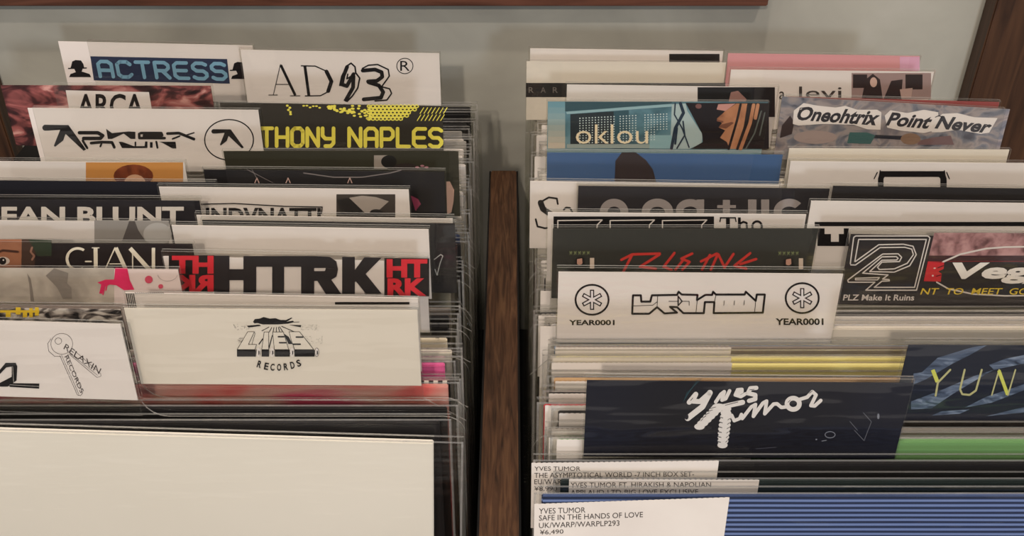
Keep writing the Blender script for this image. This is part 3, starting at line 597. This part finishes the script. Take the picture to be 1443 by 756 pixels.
def art_yves(a):
    a.layer('printed_picture').z(940, 530, 4.81); S = a.stroke; G = flat((120, 124, 136)); W = flat((216, 212, 210))
    for q in ([(1330, 250), (1385, 312), (1335, 440)], [(1335, 440), (1270, 370)], [(1240, 310), (1290, 370)]): S(q, 5, flat((86, 88, 98)))
    a.ring(1105, 400, 34, 21, 5, G); a.disc(1012, 432, 7, 5, G, 8); a.disc(1432, 275, 8, 20, G, 8); S([(1050, 443), (1080, 438)], 5, G); S([(600, 495), (740, 485)], 3, flat((80, 80, 92)))
    for k in range(14): S([(110 + k * 7, 180 - k * 12), (135 + k * 8, 110 - k * 7)], 2, flat((44, 74, 84)))
    a.layer('lettering')
    S([(150, 180), (195, 125), (172, 172), (222, 175), (290, 115)], 33, W); S([(290, 115), (240, 210), (140, 288)], 39, W); S([(330, 178), (365, 125), (388, 108), (372, 165), (398, 155), (424, 102)], 24, W)
    S([(470, 130), (508, 108), (508, 92), (478, 95), (462, 130), (500, 142), (532, 122)], 23, W); S([(605, 82), (565, 85), (548, 118), (598, 130), (598, 158), (556, 170)], 29, W)
    S([(512, 180), (400, 205), (310, 225)], 34, W)
    for k in range(7): t = k / 6; a.disc(350 - 130 * t, 210 + 135 * t, 46 - 10 * t, 22, W, 12)
    for k in range(10): t = k / 9; a.disc(402 - 26 * t, 225 + 245 * t, 34 + 8 * math.sin(t * 3), 22, W, 12)
    S([(438, 268), (455, 305), (492, 290), (504, 262), (510, 290)], 23, W); S([(510, 290), (570, 212), (600, 195), (585, 275), (650, 185), (675, 172), (662, 258), (722, 192), (745, 190), (775, 215), (810, 210)], 24, W)
    a.ring(855, 190, 42, 38, 32, W, 26); S([(900, 160), (950, 145), (985, 108), (1010, 130), (975, 202), (1000, 205), (1042, 168)], 24, W)
    a.up(); K = flat((30, 28, 36))
    for k in range(5): t = k / 5; S([(330 - 110 * t, 212 + 100 * t), (290 - 75 * t, 222 + 105 * t)], 4, K)
    for k in range(6): S([(355 - k * 3, 280 + k * 33), (378 - k * 3, 286 + k * 33)], 5, K); S([(412 - k * 3, 300 + k * 30), (425 - k * 3, 290 + k * 30)], 3.5, K)
    a.disc(132, 278, 14, 20, K, 12); S([(160, 168), (175, 150)], 4, K); S([(395, 200), (480, 178)], 4, K); S([(560, 95), (590, 92)], 4, K); S([(965, 118), (985, 102)], 4, K); S([(820, 180), (835, 165)], 4, K)
D('r', 825, 528, 1288, 532, noisy('midnight_print', [(20, 18, 24), (24, 26, 40), (26, 38, 72)], 5, (1, 1, 1), .4, 2, lo=.35, hi=.75), art_yves, 'clear divider with midnight blue card and bubbly white handwriting', 'bubbly white handwriting divider', 8, h=.347)

# ------------------------------------------------------------------ records: slots in both bins
REC = []
def R(bin_, py, px, colour, mats, h=.397, **kw):
    REC.append(dict(bin=bin_, c=slot(px, py, h), colour=colour, mats=mats, kind='r', **kw))
C_ = dict(black=BLACK, charcoal=flat((58, 56, 56)), white=PAPER, cream=CREAM, navy=flat((42, 52, 80)), blue=flat((104, 140, 182)), taupe=flat((120, 110, 102)), yellow=flat((224, 212, 140)),
          pink=flat((214, 96, 150)), magenta=flat((206, 48, 100)), red=flat((176, 54, 62)), green=flat((108, 150, 96)), grey=flat((150, 146, 140)), tan=flat((186, 152, 112)), rose=flat((190, 128, 126)), brown=flat((92, 66, 50)), teal=flat((70, 120, 118)))
C_['speckled'] = noisy('speckled_print', [(212, 200, 178), (206, 194, 172), (70, 56, 50)], 260, lo=.55, hi=.66)
C_['striped'] = noisy('zebra_print', [(26, 24, 26), (30, 28, 30), (216, 208, 200), (222, 214, 206)], 60, (1, 1, .3), 1.5, 1, kind='X', lo=.45, hi=.55)
C_['red and pink'] = noisy('red_pink_print', [(196, 70, 74), (206, 110, 104), (200, 150, 140), (196, 60, 96)], 14, (1, 1, 3), .6, 2)
C_['blue striped'] = noisy('blue_line_print', [(34, 44, 70), (70, 88, 132), (112, 132, 180)], 95, (.08, 1, 1), 1.0, 1, kind='Z', lo=.1, hi=.9)
for y, col in ((437, 'black'), (447, 'black'), (466, 'speckled'), (485, 'cream'), (496, 'grey'), (508, 'pink'), (530, 'striped'), (541, 'red and pink'), (566, 'black'), (574, 'charcoal'), (582, 'black'), (589, 'grey'), (597, 'black')):
    R('l', y, 615, col, C_[col])
for y, col in ((430, 'charcoal'), (438, 'white'), (450, 'white'), (459, 'cream'), (467, 'white'), (476, 'blue'), (484, 'taupe'), (494, 'cream'), (501, 'yellow'), (509, 'yellow'), (518, 'navy'), (527, 'tan'), (537, 'grey'), (545, 'black'), (556, 'black'), (564, 'red'), (573, 'rose'),
               (582, 'black'), (593, 'taupe'), (602, 'grey'), (612, 'green')):
    R('r', y, 770, col, C_[col], tagged=True)
R('r', 652, 760, 'black', C_['black'], h=.399, tagged='A'); R('r', 677, 820, 'charcoal', flat((34, 44, 44)), h=.405, tagged='B'); R('r', 698, 760, 'blue striped', C_['blue striped'], h=.400, tagged='C')
rnd = random.Random(11)
for b in 'lr':
    cs = min(slot(620, 437, .397), 1) if b == 'l' else slot(770, 430, .397)
    c = cs + .012
    while c < .79:
        col = rnd.choice(['black', 'white', 'charcoal', 'cream', 'grey', 'white', 'navy', 'taupe'] if b == 'l' else ['white', 'cream', 'white', 'grey', 'cream', 'rose', 'charcoal'])
        REC.append(dict(bin=b, c=c, colour=col, mats=C_[col], kind='r', tagged=(b == 'r'))); c += rnd.uniform(.0085, .013)
FRONT = dict(bin='l', c=slot(320, 611, .400), colour='white', mats=noisy('ivory_jacket', [(220, 215, 203), (226, 221, 210)], 5, rough=.5), kind='r', front=True)
REC.append(FRONT)
HALF = dict(d=.0019, r=.0026)
ALL = {}
for b in 'lr':
    items = sorted([q for q in DIV + REC if q['bin'] == b], key=lambda q: -q['c'])
    for q in items:                                            # dividers first keep a sheet's thickness between them
        pass
    ds = [q for q in items if q['kind'] == 'd']
    for i in range(1, len(ds)): ds[i]['c'] = min(ds[i]['c'], ds[i-1]['c'] - 2 * HALF['d'])
    out = list(ds)
    pin = lambda x: x.get('front') or x.get('tagged') in ('A', 'B', 'C')
    out += [x for x in items if x['kind'] == 'r' and pin(x)]
    for q in [x for x in items if x['kind'] == 'r' and not pin(x)]:
        best = None
        for k in range(0, 9):
            for sg in (0,) if k == 0 else (-1, 1):
                c = q['c'] + sg * k * .001
                if all(abs(c - o['c']) >= HALF['r'] + HALF[o['kind']] for o in out): best = c; break
            if best is not None: break
        if best is not None:
            q['c'] = best; out.append(q)
    ALL[b] = sorted(out, key=lambda q: -q['c'])

# ------------------------------------------------------------------ builders
SHEET = {'l': (-.352, -.0262), 'r': (.0112, .337)}
def build_divider(q):
    c = q['c']; b = q['bin']
    TL, TR = on(q['x0'], q['y0'], c), on(q['x1'], q['y1'], c)
    base = plane((TL.x + TR.x) / 2, FLOORZ + .001, c)
    t = empty('record_divider', base)
    tag(t, q['label'], 'divider', 'dividers in the left bin' if b == 'l' else 'dividers in the right bin')
    dn = CARDH * math.cos(math.atan(LEAN))
    # clear back sheet: half-width tab with rounded shoulder on a full-width body
    L, Rr = SHEET[b]; sh = min(TL.z, TR.z) - CARDH - .004
    x0, x1 = min(TL.x, TR.x), max(TL.x, TR.x); x0 = max(x0, L); x1 = min(x1, Rr + .03)
    arc = lambda cx, cz, r, a0, a1: [(cx + r * math.cos(RAD(a0 + (a1 - a0) * i / 5)), cz + r * math.sin(RAD(a0 + (a1 - a0) * i / 5))) for i in range(6)]
    out = [(L, FLOORZ + .001), (Rr, FLOORZ + .001)]
    if x1 < Rr - .03: out += arc(Rr - .012, sh - .012 - .006, .012, 0, 90) + [(x1 + .014, sh - .006)] + arc(x1 + .014, sh + .008, .014, 270, 180)
    else: out += [(Rr, sh - .02), (x1, sh - .004)]
    out += [(x1, TR.z), (x0, TL.z)]
    if x0 > L + .03: out += arc(x0 - .014, sh + .008, .014, 0, -90) + arc(L + .012, sh - .018, .012, 90, 180)
    else: out += [(x0, sh - .004), (L, sh - .02)]
    h = MB(); e = .0004
    h.prism([plane(x, z, c + .0003) for x, z in out], [plane(x, z, c + .0011) for x, z in out], CLEAR, CLEAR_EDGE)
    fr = [(x0, TL.z - dn - .008), (x1, TR.z - dn - .008), (x1, TR.z), (x0, TL.z)]
    h.prism([plane(x, z, c - .0017) for x, z in fr], [plane(x, z, c - .0012) for x, z in fr], CLEAR, CLEAR_EDGE)
    h.build('clear_holder', t, base)
    a, d = on(q['x0'] + 2, q['y0'] + q['gap'], c), on(q['x1'] - 2, q['y1'] + q['gap'], c)
    k = MB(); cd_ = [(a.x, a.z - dn + .003), (d.x, d.z - dn + .003), (d.x, d.z), (a.x, a.z)]
    k.prism([plane(x, z, c - .0004) for x, z in cd_], [plane(x, z, c + .0001) for x, z in cd_], q['mat'])
    card = k.build('header_card', t, base)
    if q['art']:
        A = Art(c, .0001, .00045); q['art'](A)
        for n in A.order: A.L[n].build(n, card, base)

LABELTXT = {
 'A': [('YVES TUMOR', [(753, 658), (818, 658), (818, 664), (753, 664)]), ('THE ASYMPTOTICAL WORLD -7 INCH BOX SET-', [(753, 667), (978, 665), (978, 672), (753, 674)]), ('EU/WARP/WAP', [(753, 676), (822, 676), (822, 683), (753, 683)]), ('¥8,990', [(753, 686), (785, 686), (785, 693), (753, 693)])],
 'B': [('YVES TUMOR FT. HIRAKISH & NAPOLIAN', [(804, 680.5), (1002, 680), (1002, 687), (804, 688)]), ('APPLAUD-LTD-BIG LOVE EXCLUSIVE', [(804, 691), (984, 690), (984, 697), (804, 698)])],
 'C': [('YVES TUMOR', [(759.5, 717), (825, 715.5), (825, 723), (759.5, 725)]), ('SAFE IN THE HANDS OF LOVE', [(759.5, 727), (906, 722), (906, 729.5), (759.5, 734.5)]), ('UK/WARP/WARPLP293', [(759.5, 737.5), (873, 734), (873, 741.5), (759.5, 745)]), ('¥6,490', [(761, 747.5), (794, 746.5), (794, 753.5), (761, 755)])]}
LABELQUAD = {'A': (749, 653, 1013, 650, .046), 'B': (802, 676, 1070, 677, .046), 'C': (753, 711, 1028, 701.5, .050)}
GREYTXT = flat((66, 62, 60)); STICK = noisy('price_label_paper', [(214, 207, 200), (222, 216, 209)], 30, rough=.7)
TINY = {2: 'T2', 3: 'HE', 10: 'AAM', 12: 'ME', 23: 'Y'}
def build_record(q, label, idx):
    b = q['bin']; c = q['c']; r_ = random.Random(idx * 7 + (1 if b == 'l' else 2)); W = .315
    H = .315 + r_.uniform(-.004, .002)
    if q.get('tagged') == 'A': H = .318
    L, Rr = SHEET[b]; z0 = FLOORZ + .0015
    if b == 'l': x1 = Rr - .009 - r_.uniform(0, .006); x0 = x1 - W
    else: x0 = L + .006 + r_.uniform(0, .009); x1 = x0 + W
    rot = 0.0
    if q.get('front'):
        tr = on(611, 622, c); x1 = tr.x; x0 = x1 - W; H = tr.z - z0; rot = RAD(2.1)
    if q.get('tagged') in ('A', 'B', 'C'):
        l_, t_, _, _, _ = LABELQUAD[q['tagged']]; p = on(745 if q['tagged'] != 'B' else 790, {'A': 652, 'B': 677, 'C': 698}[q['tagged']], c); x0 = max(p.x, L + .004); x1 = x0 + W; H = p.z - z0
    base = plane((x0 + x1) / 2, z0, c); T = empty('vinyl_record', base)
    tag(T, label, 'record', 'records in the left bin' if b == 'l' else 'records in the right bin')
    def tf(x, z, cc):
        dx, dz = x - x1, z - z0 - H
        return plane(x1 + dx * math.cos(rot) + dz * math.sin(rot), z0 + H + dz * math.cos(rot) - dx * math.sin(rot), cc)
    jt = .0016; m_ = MB()
    o = [(x0, z0 + .001), (x1, z0 + .001), (x1, z0 + H), (x0, z0 + H)]
    m_.prism([tf(x, z, c - jt) for x, z in o], [tf(x, z, c + jt) for x, z in o], q['mats'])
    m_.build('jacket', T, base, .0006)
    s = MB(); e = .004 if not q.get('front') else .002
    ex1 = .0065 if b == 'l' else .004; ex0 = .004
    if q.get('front'): ex1 = .0165
    o = [(x0 - ex0, z0), (x1 + ex1, z0), (x1 + ex1, z0 + H + e), (x0 - ex0, z0 + H + e)]
    f, k = [tf(x, z, c - .0022) for x, z in o], [tf(x, z, c + .0022) for x, z in o]
    s.face(f, BAG); s.face(k[::-1], BAG)
    for i, j in ((3, 0), (1, 2)): s.face([f[i], k[i], k[j], f[j]], BAG_EDGE)
    # welded seams and the folded lip along the top
    for xa, xb in ((x0 - ex0, x0 - ex0 + .0012), (x1 + ex1 - .0012, x1 + ex1)):
        s.face([tf(xa, z0, c - .00225), tf(xb, z0, c - .00225), tf(xb, z0 + H + e, c - .00225), tf(xa, z0 + H + e, c - .00225)], BAG_EDGE)
    for sg in (-1, 1):
        cc = c + sg * .00228
        s.face([tf(x0 - ex0, z0 + H + e - .0012, cc), tf(x1 + ex1, z0 + H + e - .0012, cc), tf(x1 + ex1, z0 + H + e, cc), tf(x0 - ex0, z0 + H + e, cc)], BAG_EDGE)
    s.build('outer_sleeve', T, base)
    tg = q.get('tagged')
    if tg:
        p = MB()
        if tg in LABELQUAD:
            a0, b0, a1, b1, hh = LABELQUAD[tg]; cc = c - .00245; TL, TR = on(a0, b0, cc), on(a1, b1, cc)
        else:
            cc = c - .00245; xa = x0 - .002 + r_.uniform(0, .003); TL = plane(xa, z0 + H + .003 - r_.uniform(0, .003), cc); TR = plane(xa + .105, TL.z, cc); hh = .046
        dv = Vector((0, -LEAN * hh, -hh)); up = Vector((0, -.00018, 0))
        rr = .003
        prof = [TL + dv, TR + dv, TR, TL]
        p.prism([v + up for v in prof], prof, STICK)
        n = 36
        for i in range(n):                                   # perforated upper edge
            g0, g1 = (i + .15) / n, (i + .75) / n; A0 = TL.lerp(TR, g0); A1 = TL.lerp(TR, g1); u2 = Vector((0, LEAN * .0004, .0004))
            p.face([A0 + up, A1 + up, A1 + up + u2, A0 + up + u2], STICK)
        lab = p.build('price_label', T, base)
        A = Art(cc, .0001, .0002); A.layer('lettering')
        if tg in LABELTXT:
            for tx, qd in LABELTXT[tg]: A.text(tx, None, GREYTXT, 0, quad=qd)
            A.L['lettering'].build('lettering', lab, base)
        elif q.get('tiny'):
            k_ = MB(); vs, fs = glyphs(q['tiny'], .0)
            sc = .0055; k_.faces([plane(TL.x + .006 + x * sc, TL.z - .0085 + y * sc, cc - .0003) for x, y in vs], fs, GREYTXT); k_.build('lettering', lab, base)

ORD = ['first', 'second', 'third', 'fourth', 'fifth', 'sixth', 'seventh', 'eighth', 'ninth', 'tenth', 'eleventh', 'twelfth', 'thirteenth', 'fourteenth', 'fifteenth', 'sixteenth', 'seventeenth', 'eighteenth', 'nineteenth', 'twentieth', 'twenty-first', 'twenty-second', 'twenty-third', 'twenty-fourth', 'twenty-fifth']
SPECIAL = {'A': 'black boxed record with large price tag, behind the green-black one with indented tag', 'B': 'dark green-black record with indented price tag, behind the blue striped one',
           'C': 'frontmost record of the right bin, blue striped jacket, large white price tag'}
n = 0
tin = iter(['T2', 'HE', None, None, None, None, None, None, None, 'AAM', None, 'ME', None, None, None, None, None, None, None, None, None, None, 'Y'])
for b in 'lr':
    seq = ALL[b]; last = None; cnt = 0
    for q in seq:
        if q['kind'] == 'd':
            build_divider(q); last = q; cnt = 0; continue
        n += 1
        if b == 'r' and q.get('tagged') is True and q['c'] <= slot(770, 429, .397): q['tiny'] = next(tin, None)
        if q.get('front'): lab = 'frontmost record of the left bin, blank ivory jacket in loose clear sleeve'
        elif q.get('tagged') in SPECIAL: lab = SPECIAL[q['tagged']]
        else:
            lab = ('%s record in front of the %s, %s jacket' % (ORD[cnt], last['short'], q['colour'])) if last else ('%s record from the wall in the %s bin, %s jacket' % (ORD[cnt], 'left' if b == 'l' else 'right', q['colour']))
        cnt += 1
        build_record(q, lab, n)
bpy.data.objects.remove(_fo); bpy.data.curves.remove(_fc)
